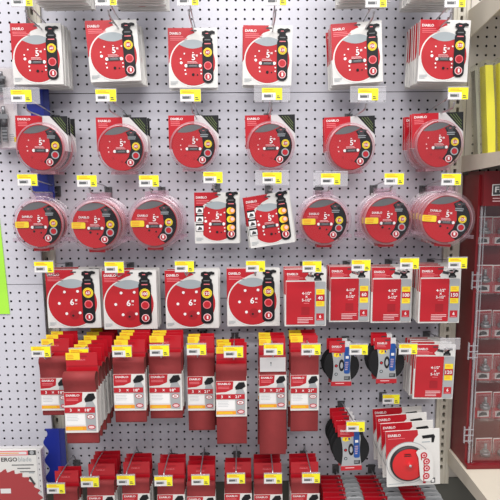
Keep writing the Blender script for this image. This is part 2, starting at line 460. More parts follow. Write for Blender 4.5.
# sheet pack -------------------------------------------------------
def sheet_pack(grit):
    w,h=2.3,3.2
    b=MB(); b.box('white',-w,0,-h,w,T,h)
    b.poly('red',[(-w,h),(.35,h),(.3,h-.55),(-.1,h-.95),(.1,h-1.2),(-w,h-1.2)],1)
    b.rect('red',-w,.4,-w+.12,h-1.2,1)
    b.text('DIABLO',-w+.25,h-.5,.26,'text',2,'l'); b.bars('pink',-w+.25,h-.75,1.8,3,.16,.07,2,8)
    sander(b,1.35,1.95,.8,2); b.poly('darkgrey',[(.2,2.45),(.9,2.3),(.95,2.55),(.3,2.75)],2)
    b.rrect('darkgrey',-.3,h-.32,.35,h-.18,.06,3)
    card=b.mesh('card')
    s=MB(-.05); s.rect('red',-2.14,-3.0,1.02,1.85,1)
    s.text('4-1/2"',.1,.55,.32,'text',2); s.text('x',.1,.16,.22,'text',2); s.text('5-1/2"',.1,-.22,.32,'text',2); s.rect('pink',-.2,-.62,.4,-.55,2)
    s.rect('red_dull',-.45,-1.9,.45,-1.0,2); s.bars('palepink',-.9,-2.2,1.75,4,.18,.07,3,2)
    sh=s.mesh('sanding_sheet')
    p=MB(-.06); p.rrect('silver',1.06,-3.05,2.2,1.85,.15,1)
    p.rect('yellow',1.16,-.95,2.1,1.0,2); p.rect('red',1.16,-.35,2.1,.4,3); p.text(grit,1.63,.02,.42,'text',4,w=.75 if len(grit)>2 else .55)
    p.bars('orange',1.3,.85,.65,2,.16,.06,3,3); p.bars('orange',1.3,-.5,.65,2,.16,.06,3,3)
    p.rect('red',1.2,-2.55,2.06,-1.75,2); p.text('6',1.63,-2.1,.38,'text',3); p.rect('pink',1.3,-2.48,1.95,-2.4,3)
    return [['card',card],['sanding_sheet',sh],['grit_panel',p.mesh('grit_panel'),'silver and yellow grit panel']]
# pad pack with black hook disc -----------------------------------
def pad_pack():
    d=MB(); d.lathe('pad',[(0,0),(2.0,0),(2.06,.08),(2.06,.26),(0,.3)],0,0,44,False)
    disc=d.mesh('backing_pad')
    b=MB(-.04)
    pts=[(-1.15,1.75),(1.05,1.75)]+[(1.15-.18*sin(pi*i/8),1.75-3.7*i/8) for i in range(1,9)]+[(-1.15,-1.95)]+[(-1.15+.22*sin(pi*i/8),-1.95+3.7*i/8) for i in range(1,8)]
    b.prism('silver',pts,-.06,-.02); b.y0=-.06
    b.disc('black',0,.1,.32,1,20,.72); b.disc('silver',0,.1,.16,2,16,.38)
    b.disc('black',-.62,.05,.19,1,12); b.disc('red',-.62,.05,.12,2,12); b.disc('black',-.62,-.95,.19,1,12); b.disc('grey',-.62,-.95,.12,2,12)
    b.poly('yellow',[(-.95,1.2),(-.6,1.05),(-.1,1.2),(0,1.5),(-.2,1.65),(-.9,1.55)],1); b.text('P',-.55,1.35,.3,'red',2); b.rect('blue',-.3,1.25,-.1,1.5,2)
    b.rect('darkgrey',.3,-1.65,1.0,-1.2,1); b.bars('silver',.35,-1.28,.6,2,.16,.06,2,4)
    card=b.mesh('card')
    t=MB(-.07); t.rrect('bluetag',.28,-.9,.95,2.3,.2,1); t.rect('text',.45,.9,.8,1.2,2); t.bars('palepink',.4,.5,.4,5,.22,.06,2,6)
    h=MB(); h.box('red',-1.45,-.09,1.65,.35,-.03,3.0); h.y0=-.09
    h.box('vinyl',.35,-.08,1.75,.95,-.03,2.95)
    h.poly('red',[(-1.45,1.7),(-.2,1.95),(.35,1.7),(-.2,1.55)],1)
    h.text('DIABLO',-.6,2.35,.24,'text',2,w=1.1); h.bars('pink',-1.2,2.12,1.2,2,.15,.06,2,3); h.rrect('darkgrey',-.3,2.65,.3,2.78,.06,2)
    f=MB(); f.box('red',-1.2,-.11,-2.35,1.15,-.02,-1.85); f.y0=-.11; f.bars('palepink',-.7,-2.0,1.3,1,.1,.09,1,3)
    return [['backing_pad',disc,'black hook faced disc'],['card',card,None,[('blue_tag',t.mesh('blue_tag'),'blue label strip')]],['header_card',h.mesh('header_card'),'red header card'],['bottom_band',f.mesh('bottom_band'),'red bottom band']]
# red pad on white card -------------------------------------------
def redpad_pack():
    w,h=2.95,3.25
    b=MB(); b.box('white',-w,0,-h,w,.12,h)
    b.poly('red',[(-w,h),(.55,h),(.6,h-.6),(.2,h-1.0)]+arc(-.57,-.5,2.4,75,165,10)+[(-w,.0)],1)
    b.text('DIABLO',-w+.25,h-.5,.3,'text',2,'l'); b.bars('pink',-w+.25,h-.85,2.4,1,.16,.07,2,8)
    b.disc('silver',-.5,-.5,2.44,2,44); b.disc('white',-.5,-.5,2.36,3,44)
    b.poly('black',[(1.0,2.55),(2.3,2.65),(2.45,2.4),(2.3,1.7),(2.05,1.7),(2.05,2.25),(1.1,2.2)],2); b.rect('grey',1.0,1.75,1.9,1.85,2); b.bars('grey',-w+.2,-h+.35,2.2,1,.12,.06,2,4)
    b.disc('red',1.2,-2.9,.18,2,12); b.rect('darkgrey',1.9,-3.05,2.4,-2.45,2); b.rect('text',2.0,-2.95,2.3,-2.6,3)
    card=b.mesh('card')
    d=MB(); d.lathe('padrim',[(2.0,-.03),(2.0,-.32),(1.88,-.40),(1.82,-.40)],-.57,-.5,44); d.lathe('padred',[(0,-.62),(.25,-.60),(.32,-.50),(.9,-.52),(1.3,-.46),(1.85,-.38)],-.57,-.5,44)
    d.y0=-.5; d.bars('black',-1.1,.8,.9,2,.2,.09,2,3); d.lathe('silver',[(0,-.70),(.12,-.68),(.16,-.58)],-.5,-.55,14)
    pad=d.mesh('backing_pad')
    p=MB(-.64); p.prism('white',[(.55,-2.1),(.85,-2.4),(1.65,-2.4),(1.95,-2.1),(2.0,-.2),(1.8,.8),(1.4,1.2),(.4,1.3),(.15,1.0),(.4,.3)],-.64,-.60)
    for z,x in ((.62,.98),(-.1,1.25),(-.9,1.25),(-1.8,1.2)):
        p.disc('red',x,z,.37,1,18); p.disc('palepink',x,z,.22,2,14); p.disc('red',x+.02,z,.12,3,10); p.rect('red',x-.33,z-.55,x-.22,z+.1,1)
    return [['card',card],['backing_pad',pad,'glossy red pad with black rim'],['feature_panel',p.mesh('feature_panel'),'white panel with four red circles']]
# detail pack for the bottom ---------------------------------------
def detail_pack():
    b=MB(); b.box('red_dull',-2.4,0,-2.8,.2,T,2.6); b.rect('red',-2.4,-2.8,.2,2.6,1)
    b.text('DIABLO',-1.2,1.6,.28,'text',2,w=1.5); b.bars('pink',-2.1,1.2,1.8,3,.17,.07,2,4); b.rrect('darkgrey',-.5,2.3,.1,2.44,.06,2)
    s=MB(); 
    pts=[(.2,-2.8),(2.3,-2.8)]+arc(1.7,1.9,.65,0,90,6)+arc(.7,1.9,.65,90,140,4)+[(.2,2.0)]
    s.prism('silver',pts,-.02,T); s.y0=-.02
    s.disc('black',1.2,1.75,.68,1,20,.5); s.disc('silver',1.2,1.5,.42,2,16,.24); s.rect('darkgrey',.5,.3,1.9,.7,1)
    return [['card',b.mesh('card')],['silver_panel',s.mesh('silver_panel'),'silver panel with black oval']]
# belts ------------------------------------------------------------
def belt(w, ln, roll, size, grit, yellow, whitetop=False, zs=-1.75, hs=3.9):
    """hung at z=0 (top of roll), loop runs down to -ln; front faces -y"""
    rt=roll; rb=.22; hw=w/2
    pr=[]
    for i in range(9):
        a=-20+i*(220/8); pr.append((rt*cos(R(a)), -rt+rt*sin(R(a))))      # (y offset, z) back to front over the top
    pr=[(y,z) for y,z in pr]
    fb=[(-rt*.7,-rt*2.0),(-.30,-rt*2.0-.5),(-.24,-ln*.6)]
    bb=[(-rb+rb-rb*cos(R(k*30)), -ln+rb-rb*sin(R(k*30))) for k in range(7)]
    loop=pr+fb+bb+[(.22,-ln*.5)]
    b=MB(); t=.05; n=len(loop); base=len(b.v)
    def offs(i):
        p0,p1=loop[i-1],loop[(i+1)%n]; dx,dz=p1[0]-p0[0],p1[1]-p0[1]; L=math.hypot(dx,dz) or 1
        return (loop[i][0]-dz/L*t, loop[i][1]+dx/L*t)
    for i in range(n):
        oy,oz=loop[i]; iy,iz=offs(i)
        # inner ring toward centre
        b.v += [(-hw,oy,oz),(hw,oy,oz),(-hw,iy,iz),(hw,iy,iz)]
    for i in range(n):
        j=(i+1)%n; p,q=base+4*i,base+4*j
        for fc,m_,sm in (((p,q,q+1,p+1),'belt',True),((p+2,p+3,q+3,q+2),'beltback',True),((p,p+2,q+2,q),'beltback',False),((p+1,q+1,q+3,p+3),'beltback',False)):
            b.f.append(fc); b.m.append(b.mi(m_)); b.sm.append(sm)
    loopm=b.mesh('belt_loop')
    # paper sleeve across the front
    zt=zs; zb=max(zt-hs,-ln+.6); s=MB(-.36); H=zt-zb
    s.box('white',-hw-.03,-.36,zb,hw+.03,.30,zt)
    Z=lambda f: zt-f*H
    s.poly('red',[(-hw,Z(0)),(hw*.15,Z(0)),(hw*.1,Z(.22)),(-hw*.35,Z(.30)),(-hw,Z(.32))],1)
    s.text('DIABLO',-hw+.2,Z(.07),.22,'text',2,'l',w=w*.42); s.bars('pink',-hw+.2,Z(.15),w*.38,2,.16,.07,2,2)
    s.rect('red',-hw,Z(.50),hw*.88,Z(.36),4); s.text(size[0],-hw*.62,Z(.43),.32,'text',5); s.text('x',-hw*.12,Z(.43),.22,'text',5); s.text(size[1]+'"',hw*.45,Z(.43),.32,'text',5,w=.62)
    s.rect('text',-hw+.08,Z(.8),hw*.22,Z(.54),1); s.bars('grey',-hw+.18,Z(.57),w*.45,4,.17,.03,2,4)
    s.rect('orange',-hw,Z(.94),hw*.35,Z(.84),1); s.bars('yellow',-hw+.2,Z(.87),w*.5,2,.14,.06,2,6)
    s.poly('silver',[(hw*.3,Z(.94)),(hw*.9,Z(.96)),(hw*.92,Z(.35)),(hw*.75,Z(.2)),(hw*.4,Z(.2)),(hw*.25,Z(.4))],2)
    s.poly('black',[(hw*.25,Z(.16)),(hw*.5,Z(.03)),(hw*.85,Z(.02)),(hw*.95,Z(.14)),(hw*.7,Z(.22)),(hw*.3,Z(.24))],3)
    s.disc('red',hw*.6,Z(.60),.40,3,18,.26); s.disc('text',hw*.6,Z(.60),.33,4,18,.19); s.text(grit,hw*.6,Z(.60),.22,'red',5)
    s.disc('red',hw*.62,Z(.86),.40,3,18,.24); s.disc('palepink',hw*.62,Z(.86),.3,4,18,.15)
    sl=s.mesh('paper_sleeve')
    c=MB(.34); c.box('red',-hw*.98,rt+.05,-1.2-rt,hw*.98,rt+.11,1.75); c.y0=rt+.05
    c.text('DIABLO',-.1,1.0,.17,'pink',1,w=.95); c.rrect('red_dull',-.55,1.3,.55,1.44,.07,1); c.rect('red_dull',-hw*.98,.3,hw*.98,.38,1)
    if yellow: c.rect('yellow',-hw*.98,1.0,-hw*.1,1.75,2); c.bars('orange',-hw*.9,1.55,.8,3,.17,.07,3,3)
    # straps joining header and sleeve down the back
    c.box('white',-hw*.98,rt+.02,zb,hw*.98,rt+.05,-1.2)
    tree=[['belt_loop',loopm],['paper_sleeve',sl,'printed white and red sleeve'],['header_card',c.mesh('header_card'),'red header card']]
    if whitetop:
        q=MB(-rt-.06); q.rect('vinyl',-hw*.95,-1.75,hw*.95,-.2,0); q.box('vinyl',-hw*.95,-rt-.06,-1.75,hw*.95,-rt-.02,-.15); q.disc('hole',-.2,-.75,.08,1,10); q.rect('grey',-.25,-1.1,-.15,-.85,1)
        tree.append(['white_tag',q.mesh('white_tag'),'blank white tag over the roll'])
    return tree

# ------------------------------------------------------------ hooks
_hk={}
def hook_meshes(L, holder):
    k=(L,holder)
    if k in _hk: return _hk[k]
    # local origin: plate centre on the board, wires run to -y
    p=MB(); p.box('plate',-.42,-.16,-.6,.42,-.01,.6); p.box('plate',-.34,-.24,-.5,-.2,-.16,.5); p.box('plate',.2,-.24,-.5,.34,-.16,.5); p.box('plate',-.45,-.2,.48,.45,-.1,.62)
    w=MB(); w.tube('wire',[(0,-.15,-.1),(0,-.7,-.12),(0,-L+1.6,.0),(0,-L+1.0,.12),(0,-L+.75,.42)],.085); w.ball('wire',(0,-L+.73,.47),.14)
    lw=MB(); lw.tube('wire',[(0,-.15,.42),(0,-.8,.62),(0,-L*.5,1.0),(0,-L+.1,1.45)] if L!=7.01 else [(0,-.15,.45),(0,-1,1.75),(0,-L*.5,2.0),(0,-L+.6,1.95),(0,-L+.1,1.6)],.07)
    hw,hh={'std':(1.03,.62),'wide':(1.75,.75),'empty':(1.1,.62)}[holder]
    h=MB(); zc=1.25; h.box('holder',-hw,-L-.03,zc-hh,hw,-L+.03,zc+hh); h.box('holder',-hw,-L-.08,zc+hh-.06,hw,-L+.1,zc+hh+.04)
    l=MB(-L-.05)
    if holder!='empty':
        a,c=.98,.56; l.rect('paper',-a,zc-c,a,zc+c,0); l.rect('labelyellow',-a,zc+.12,a,zc+c,1); l.rect('labelyellow',.35,zc-c,a,zc+.12,1)
        l.bars('orange',-.8,zc+.45,1.2,2,.15,.07,2,1); l.rect('midgrey',-.75,zc-.3,-.1,zc-.1,2)
        for i in range(7): l.rect('midgrey',-.78+i*.13,zc-.32,-.72+i*.13,zc-.02,2)
        l.bars('darkgrey',.45,zc-.15,.38,2,.17,.09,2,1)
        lab=l.mesh('price_label')
    else: lab=None
    _hk[k]=(p.mesh('back_plate'),w.mesh('product_wire'),lw.mesh('label_wire'),h.mesh('label_holder'),lab)
    return _hk[k]
def hook(px, py, L, label, holder='std', group='peg hooks with price labels'):
    c=at(px,py,-L); pl,w,lw,h,lab=hook_meshes(L,holder)
    o=empty('peg_hook',(c.x,0,c.z-1.25)); props(o,label,'hook',group)
    link('back_plate',pl,o,'dark metal back plate'); link('product_wire',w,o); link('label_wire',lw,o)
    q=link('label_holder',h,o,'clear plastic label holder')
    if lab: link('price_label',lab,q,'yellow and white price label')
    return c
ORD=['front','second','third','fourth','fifth','sixth','seventh','eighth','ninth']
POS=['leftmost','second','third','fourth','fifth','sixth','seventh','eighth']
def stack(name, tree, px, py, Y, n, pitch, desc, where, cat, group, roll=0, yaw=0, jit=.15, extra=None, anchor=None):
    """n packs hanging one behind the other; the front one seen at (px, py)"""
    c=anchor or at(px,py,Y); src=None
    for k in range(n):
        lab=f'{desc}, {ORD[k]} {"pack " if k else "pack "}{where}' if n>1 else f'{desc}, only pack {where}'
        dx=random.uniform(-jit,jit) if k else 0; dz=random.uniform(-jit*.6,jit*.6) if k else 0
        rot=(0, roll+(random.uniform(-.02,.02) if k else 0), yaw)
        loc=(c.x+dx, Y+k*pitch, c.z+dz)
        if src is None:
            src=build(name,tree,loc,rot,lab,cat,group)
            if extra: link(extra[0],extra[1],src,extra[2]).location=Vector(extra[3])*S
        else: copy_thing(src,loc,rot,lab)
    return src

# top row, mostly above the picture
t5,bp5=flat_pack('5',5.2,6.1,2.36,0,-.5)
for i,(x,n,Y) in enumerate(((58,6,-6.5),(137,6,-6.2),(366,5,-6.5),(438,7,-6.5))):
    stack('sanding_disc_pack',t5,x,-33,Y,n,.62,'white disc pack cut off at the top',f'on {["leftmost","second","third","rightmost"][i]} of four top hooks','disc pack','disc packs cut off at the top',extra=('grit_badge',badge('80',.46,-.1),'yellow grit badge',(bp5[0],0,bp5[1])))
# row 1
row=[(22,0,'std'),(106,-1,'std'),(188,-1,'std'),(276,-1,'std'),(376,1,'std'),(455,1,'std')]
for i,(x,y,h) in enumerate(row): hook(x,y,9,f'peg hook with price label at the top edge, {POS[i]} of six, holding flat disc packs',h)
g=['60','80','60','120','150','220']
P1=[(37,54,-4.6,7,.5,0,0),(113.5,51,-4.6,7,.5,-3,6),(193,58,-3.6,3,.6,0,0),(267.5,55.5,-3.6,3,.55,1,0),(357,53,-5,6,.55,-3,-4),(444,51,-5.6,9,.5,1,0)]
for i,(x,y,Y,n,p,ro,ya) in enumerate(P1):
    stack('sanding_disc_pack',t5,x,y,Y,n,p,f'white card 5 inch disc pack',f'on {POS[i]} hook of the upper row','disc pack',f'5 inch disc packs on the upper row',R(ro),R(ya),.14,
          extra=('grit_badge',badge(g[i],.46,-.1),'yellow grit badge',(bp5[0],0,bp5[1])))
# row 2
row=[(21.5,96,'wide'),(106,95.5,'std'),(190.5,95.5,'std'),(272,94,'wide'),(368,94.5,'wide'),(458,93.5,'std')]
for i,(x,y,h) in enumerate(row): hook(x,y,9,f'peg hook with price label below flat packs, {POS[i]} of six, holding headed clamshells',h)
tc=clam(True)
g=['60','80','100','120','150','220']
P2=[(42.5,148,-4.4,3,1.15,1),(122.5,149,-3.6,2,1.1,0),(194,146.5,-2.8,1,1.1,0),(270.5,146,-2.8,1,1.1,-1),(350,148,-3.8,2,1.1,-2),(437.5,145,-5.0,4,1.1,-2)]
for i,(x,y,Y,n,p,ro) in enumerate(P2):
    stack('disc_clamshell',tc,x,y,Y,n,p,'red 5 inch disc clamshell with black corner',f'on {POS[i]} hook of its row','clamshell','headed disc clamshells',R(ro),0,.12,
          extra=('grit_badge',badge(g[i],.42,-.63),'yellow grit badge',(1.6,0,.22)))
# row 3
row=[(27.5,180,'std'),(87,181,'std'),(149,181,'std'),(213,177.5,'std'),(272,178,'wide'),(330.5,179,'wide'),(394,179,'std'),(451,179.5,'std')]
w3=['round clamshells','round clamshells','round clamshells','an upright photo pack','tilted photo packs','round clamshells','round clamshells','round clamshells']
for i,(x,y,h) in enumerate(row): hook(x,y,7 if i in (3,4) else 8,f'peg hook with price label, {POS[i]} of eight mid row, above {w3[i]}',h)
tr=clam(False)
g=['60','80','100','120','150','220']
P3=[(41,224,-4.2,2,1.3,0),(97,225,-5,4,1.0,1),(155,223,-4.4,4,1.0,0),(324,221,-3.2,2,1.1,0),(386,220,-4.4,3,1.1,0),(445,219,-6,5,1.05,4)]
pn=['leftmost','second','third','fourth','fifth','rightmost']
for i,(x,y,Y,n,p,ro) in enumerate(P3):
    stack('round_clamshell',tr,x,y,Y,n,p,'round clear clamshell of red 5 inch discs',f'on {pn[i]} of six such hooks','clamshell','round disc clamshells',R(ro),R([0,0,0,0,2,-7][i]),.15,
          extra=('grit_badge',badge(g[i],.42,-.63),'yellow grit badge',(1.6,0,.12)))
tp,_=flat_pack('5',5.0,5.7,2.2,0,-.35,photos=True)
stack('sanding_disc_pack',tp,217,218,-3.2,2,.6,'white disc pack with three small photos',"hanging upright",'disc pack','disc packs with photos',0,0,.1)
stack('sanding_disc_pack',tp,269.5,220,-3.6,3,.6,'white disc pack with three small photos',"hanging tilted",'disc pack','disc packs with photos',R(-8),0,.2)
# row 4
L4=[(44,267),(114.3,267.3),(184.5,266.5),(255.5,266.3),(312,266.5),(361,265.3),(409.3,263.5),(457.5,263)]
for i,(x,y) in enumerate(L4): hook(x,y,7.5,f'peg hook with price label, {POS[i]} of eight, over '+('6 inch disc packs' if i<4 else 'red sheet packs'))
t6,bp6=flat_pack('6',6.0,6.7,2.75,-.1,-.45,k=1.12)
g=['60','100','120','150']
P4=[(73.5,299,-3.6,3,.8),(130,300,-4,3,.8),(192,299.5,-3.6,3,.8),(253.5,297.5,-3.4,2,.8)]
for i,(x,y,Y,n,p) in enumerate(P4):
    stack('sanding_disc_pack',t6,x,y,Y,n,p,f'6 inch disc pack with grit {g[i]}',f'on {["leftmost","second","third","rightmost"][i]} of four hooks','disc pack','6 inch disc packs',0,0,.15,
          extra=('grit_badge',badge(g[i],.58,-.1),'yellow grit badge',(bp6[0],0,bp6[1])))
for i,(x,y,Y,n,gr) in enumerate(((305.5,298,-5,4,'40'),(349.5,294.5,-3.6,4,'60'),(391.5,295.2,-3.8,4,'100'),(439.5,295,-5,6,'150'))):
    stack('sheet_pack',sheet_pack(gr),x,y,Y,n,.6,f'red sanding sheet pack with grit {gr}',f'on {["leftmost","second","third","rightmost"][i]} of four hooks','sheet pack','sanding sheet packs in the row',0,0,.12)
# row 5
L5=[(41,351.5),(79,354),(122,351.5),(159.5,350.5),(196.5,349.5),(233.5,352),(273.5,349.5),(311,349.5)]
for i,(x,y) in enumerate(L5): hook(x,y,9,f'peg hook with price label, {POS[i]} of eight, over middle row sanding belts')
ZS5=[377,391,373,373,375.5,380,374,374]; ZE5=[409,431,409,409,409,415,408,409]
B5=[(54,356,415,28,-6.5,.5,('3','18'),'50',3,1.0),(80,371.5,443,32,-10,.62,('3','18'),'50',7,1.1),(129,357,422,31,-8,.42,('3','18'),'80',5,1.1),(165,352.5,418,32,-7,.38,('3','18'),'80',3,1.1),
    (200.6,353,430,26.5,-6,.35,('3','21'),'50',2,1.1),(231,364,443.5,30,-7.5,.5,('3','21'),'80',3,1.1),(272.5,355,454,26.5,-6,.35,('3','21'),'80',3,1.1),(304.5,352,431,27.5,-6,.35,('3','21'),'120',3,1.1)]
for i,(xc,yt,yb,wp,Y,rl,sz,gr,n,p) in enumerate(B5):
    a=at(xc,yt,Y); c=at(xc,yb,Y); w=(at(xc+wp/2,(yt+yb)/2,Y)-at(xc-wp/2,(yt+yb)/2,Y)).x
    zs=at(xc,ZS5[i],Y).z; ze=at(xc,ZE5[i],Y).z
    tree=belt(w,a.z-c.z,rl,sz,gr,True,i==6,zs-a.z,zs-ze)
    p=min(2*rl+.35, (-Y-1.0-rl)/max(1,n-1)*.95 if n>1 else 1)
    stack('sanding_belt',tree,0,0,Y,n,max(p,2*rl+.2),'dark red sanding belt in printed sleeve',f'on {POS[i]} of eight middle hooks','sanding belt','sanding belts in the middle row',0,0,.10,anchor=a)
# pads and sheets to the right of the belts
hook(358.5,349.5,7,'peg hook with price label over the single black pad pack'); hook(408,349,7,'peg hook with price label between black pad packs and sheet pack')
hook(450,344,7,'peg hook with empty grey label holder over the lowest sheet packs','empty')
tpad=pad_pack()
stack('pad_pack',tpad,341.5,366,-4,2,1.0,'black pad pack with red header',"on the single upper hook beside belts",'pad pack','black pad packs')
stack('pad_pack',tpad,386.7,363,-5,3,1.1,'black pad pack with red header',"on hook beside the sheet packs",'pad pack','black pad packs')
stack('sheet_pack',sheet_pack('120'),434,372,-5,5,.75,'red sanding sheet pack with grit 120',"on the hook below the sheet row",'sheet pack','sanding sheet packs beside the pads',R(1),0,.2)
hook(355.5,426.5,8,'peg hook with price label over the lowest black pad packs')
stack('pad_pack',tpad,351,450,-7,5,1.1,'black pad pack with red header',"on the lower hook above detail packs",'pad pack','black pad packs',R(-2),0,.08)
hook(391,399,3.5,'peg hook with price label behind the glossy red pad packs')
stack('red_pad_pack',redpad_pack(),413,458,-8,4,1.85,'white card with glossy round red pad',"in stack beside the right post",'pad pack','red pad packs',R(-3),0,.05)
# bottom row of belts
L7=[(56,488.5),(90,482),(126,480),(163.5,481),(200.5,480),(236,478.5),(273,478.5),(311,478)]
for i,(x,y) in enumerate(L7): hook(x,y,7.01,f'peg hook with price label, {POS[i]} of eight, over bottom row sanding belts')
B7=[(66,487,24,-5,2),(101,480,27,-5,4),(136,478,27,-5,3),(171,479,27,-5,3),(201,481,28,-5,3),(238,478,27,-4.5,2),(268,479,28,-5,3),(305,478,28,-5,3)]
for i,(xc,yt,wp,Y,n) in enumerate(B7):
    a=at(xc,yt,Y); w=(at(xc+wp/2,yt,Y)-at(xc-wp/2,yt,Y)).x
    tree=belt(w,8.0,.35,('3','24') if i>1 else ('3','21'),['50','80','120','50','80','120','50','80'][i],False)
    stack('sanding_belt',tree,0,0,Y,n,.95,'dark red sanding belt under red header',f'on {POS[i]} of eight bottom hooks','sanding belt','sanding belts in the bottom row',0,0,.08,anchor=a)
td=detail_pack()
for i,x in enumerate((347,387,427)):
    c=at(x,502,-7); c.z-=2.6
    stack('detail_pack',td,0,0,-7,7,.85,'red and silver pack',f'on {["hook below black pads","hook below red pads","hook beside right post"][i]}','abrasive pack','red and silver packs along the bottom',0,0,.08,anchor=c)
    o=empty('peg_hook',(c.x,0,c.z+2.45)); props(o,f'dark peg hook carrying red and silver packs, {["nearest the belts","middle of three","nearest the right post"][i]}','hook')
    m1=hook_meshes(9,'std'); link('back_plate',m1[0],o); link('product_wire',m1[1],o)

# ------------------------------------------------------------ left side items
def strip(px, y0, y1, label, Y=-.9, w=2.35):
    a=at(px,y0,Y); c=at(px,y1,Y); H=a.z-c.z
    b=MB(); n=int(H*6); 
    left=[(-w*.5+.28*sin(i/6/2.3*2*pi), -H*i/n) for i in range(n+1)]
    b.prism('blue', left+[(w*.22,-H),(w*.22,0)], 0, .12); b.prism('navy',[(w*.22,0),(w*.22,-H),(w*.5,-H),(w*.5,0)],.05,.16)
    o=build('blue_clip_strip',[['strip_body',b.mesh('strip_body')]],(a.x,Y,a.z),(0,0,0),label,'clip strip')
strip(37.5,88,201,'long blue wavy edged plastic strip behind the leftmost clamshells',Y=-1.68)
strip(54.5,429,492,'short blue wavy edged plastic strip below the leftmost belt',Y=-1.68)
# lime card
YC=-1.62; c=at(-5,218,YC); d=at(3.2,314,YC)
b=MB(); H=c.z-d.z; b.prism('lime',[(-3,0),(.62,0),(1.0,-H),(-3,-H)],0,.08)
o=link('lime_card', b.mesh('lime_card')); o.location=Vector((at(0,218,YC).x-.7,YC,c.z))*S; props(o,'bright lime green card hanging at the left edge','card')
# small clear tool packs on the left board
def bitpack(px,py,Y,W,H,label):
    c=at(px,py,Y); b=MB(); b.box('paper',-W/2,.45,-H/2,W/2,.5,H/2); b.y0=.45; b.bars('grey',W*.12,-.2*H,.6,4,.2,.07,1,3); b.rect('yellow',W*.3,-H*.36,W*.45,-H*.26,1); b.rect('red',-W*.45,H*.05,-W*.3,H*.16,1)
    s=MB(); s.box('clear',-W/2,-.35,-H/2,W/2,.4,H/2); s.box('shell',-W/2-.1,-.45,-H/2-.15,W/2+.1,.45,-H/2+.05)
    t=MB()
    for x,k in ((-W*.28,1),(W*.02,.85)):
        t.box('steel',x-.26,-.12,-H*.42*k,x+.26,.12,-H*.06); t.tube('darkgrey',[(x,0,-H*.06),(x,0,H*.12*k)],.34); t.box('steel',x-.42,-.15,H*.12*k,x+.42,.15,H*.24*k); t.tube('steel',[(x,0,H*.24*k),(x,0,H*.42*k)],.2)
        for q in range(4): t.box('darkgrey',x-.27,-.14,-H*(.38-.08*q)*k,x+.27,-.1,-H*(.35-.08*q)*k)
    build('bit_pack',[['card',b.mesh('card')],['tool_bits',t.mesh('tool_bits'),'grey metal bits'],['clear_box',s.mesh('clear_box'),'clear plastic box']],(c.x,Y,c.z),(0,0,0),label,'tool pack','clear bit packs at the left')
bitpack(4,124,-3.2,2.6,5.2,'clear box of grey metal bits, lower one beside the leftmost clamshells')
bitpack(1,82,-3.2,2.4,3.0,'clear box of grey metal bits, upper one beside the leftmost flat pack')
# saw blade box
Y=-4.5; c=at(36,450,Y)
b=MB(); W=9; H=9.5
b.box('white',-W,0,-H,0,.55,0)
b.rect('pink',-W,-.62,-.9,-.06,1); b.rect('darkgrey',-.95,-.6,-.04,-.02,1); b.rrect('paper',-W,-.5,-1.1,-.18,.12,2); b.disc('silver',-.5,-.3,.25,2,14); b.bars('orange',-W,-.28,W-1.9,1,.1,.1,3,2)
b.text('ERGO',-3.15,-1.12,.5,'darkgrey',2,w=1.85); b.text('blade',-1.35,-1.1,.55,'grey',2,w=1.5,bold=False)
for i,(x,q) in enumerate(((-2.9,0),(-2.3,1),(-2.0,2))): b.bars('midgrey',x,-1.75-q*.42,-x-.25,1,.1,.12,2,i)
b.bars('grey',-1.0,-2.75,.7,1,.1,.1,2,5)
b.box('vinyl',.02,.0,-H,.5,.6,.0)
for i in range(14): b.box('midgrey',.2,-.01,-H+i*.7,.3,.02,-H+i*.7+.2)
card=b.mesh('card')
s=MB(-.03); n=0; pts=[]; cx_,cz_,r_=-3.9,-6.7,4.3
for i in range(28):
    a=2*pi*i/28
    for da,rr in ((0,1.0),(.06,1.03),(.10,.93),(.16,.95)): pts.append((cx_+r_*rr*cos(-a-da), cz_+r_*rr*sin(-a-da)))
pts=[p for p in pts]
s.prism('blade',pts,-.05,-.01); s.y0=-.05; s.rect('paper',-4.4,-2.1-2.6,-3.2,-5.3,1); 
s.poly('darkgrey',[(-1.05,-3.3),(-.8,-3.25),(-.3,-4.15),(-.5,-4.3)],1)
w=MB(); w.box('shell',.52,.1,-H,.68,.7,.05); w.box('vinyl',-W,.3,.02,.62,.75,.12)
build('saw_blade_box',[['card',card],['saw_blade',s.mesh('saw_blade'),'dark red toothed blade'],['plastic_tray',w.mesh('plastic_tray'),'clear plastic tray edge']],(c.x,Y,c.z),(0,0,0),'white boxed red toothed saw blade in the lower left corner','saw blade')

# ------------------------------------------------------------ right side items
# red display case on the bottom shelf
YF=-4.2; x0=49.1; zb=z_bot+.05; ztop=at(478,205,YF).z; ZH=z_mid-2.2
o=empty('display_case',(x0,0,zb)); props(o,'tall red display case with clear acrylic front on the bottom shelf','display case')
b=MB(); b.box('red_case',0,YF,0,.25,-.1,ZH-zb); link('side_panel',b.mesh('side_panel'),o,'dark red side panel')
b=MB(); b.box('red_case',.25,-1.0,0,13,-.6,ZH-zb); link('back_panel',b.mesh('back_panel'),o,'dark red back panel')
b=MB(); b.box('red_case',0,YF-.7,0,13,YF-.0,.45); b.box('red_case',.25,YF,0,13,-1.0,.5); link('base',b.mesh('base'),o,'red base slab')
b=MB(); hz0=at(484,206,-5).z-zb; hz1=at(484,171,-5).z-zb; hx=at(484,190,-5).x-x0
b.box('red_case',hx,-5,hz0,13,-1.0,hz1)
hd=link('header_box',b.mesh('header_box'),o,'red header box with white sign')
b=MB(-5.02); lx=at(492,190,-5).x-x0; lz=at(492,190,-5).z-zb
b.poly('text',[(lx,lz-.62),(lx+3.4,lz-.5),(lx+3.4,lz+.72),(lx,lz+.6)],1); b.poly('darkgrey',[(lx+.1,lz-.52),(lx+3.3,lz-.4),(lx+3.3,lz+.62),(lx+.1,lz+.5)],2)
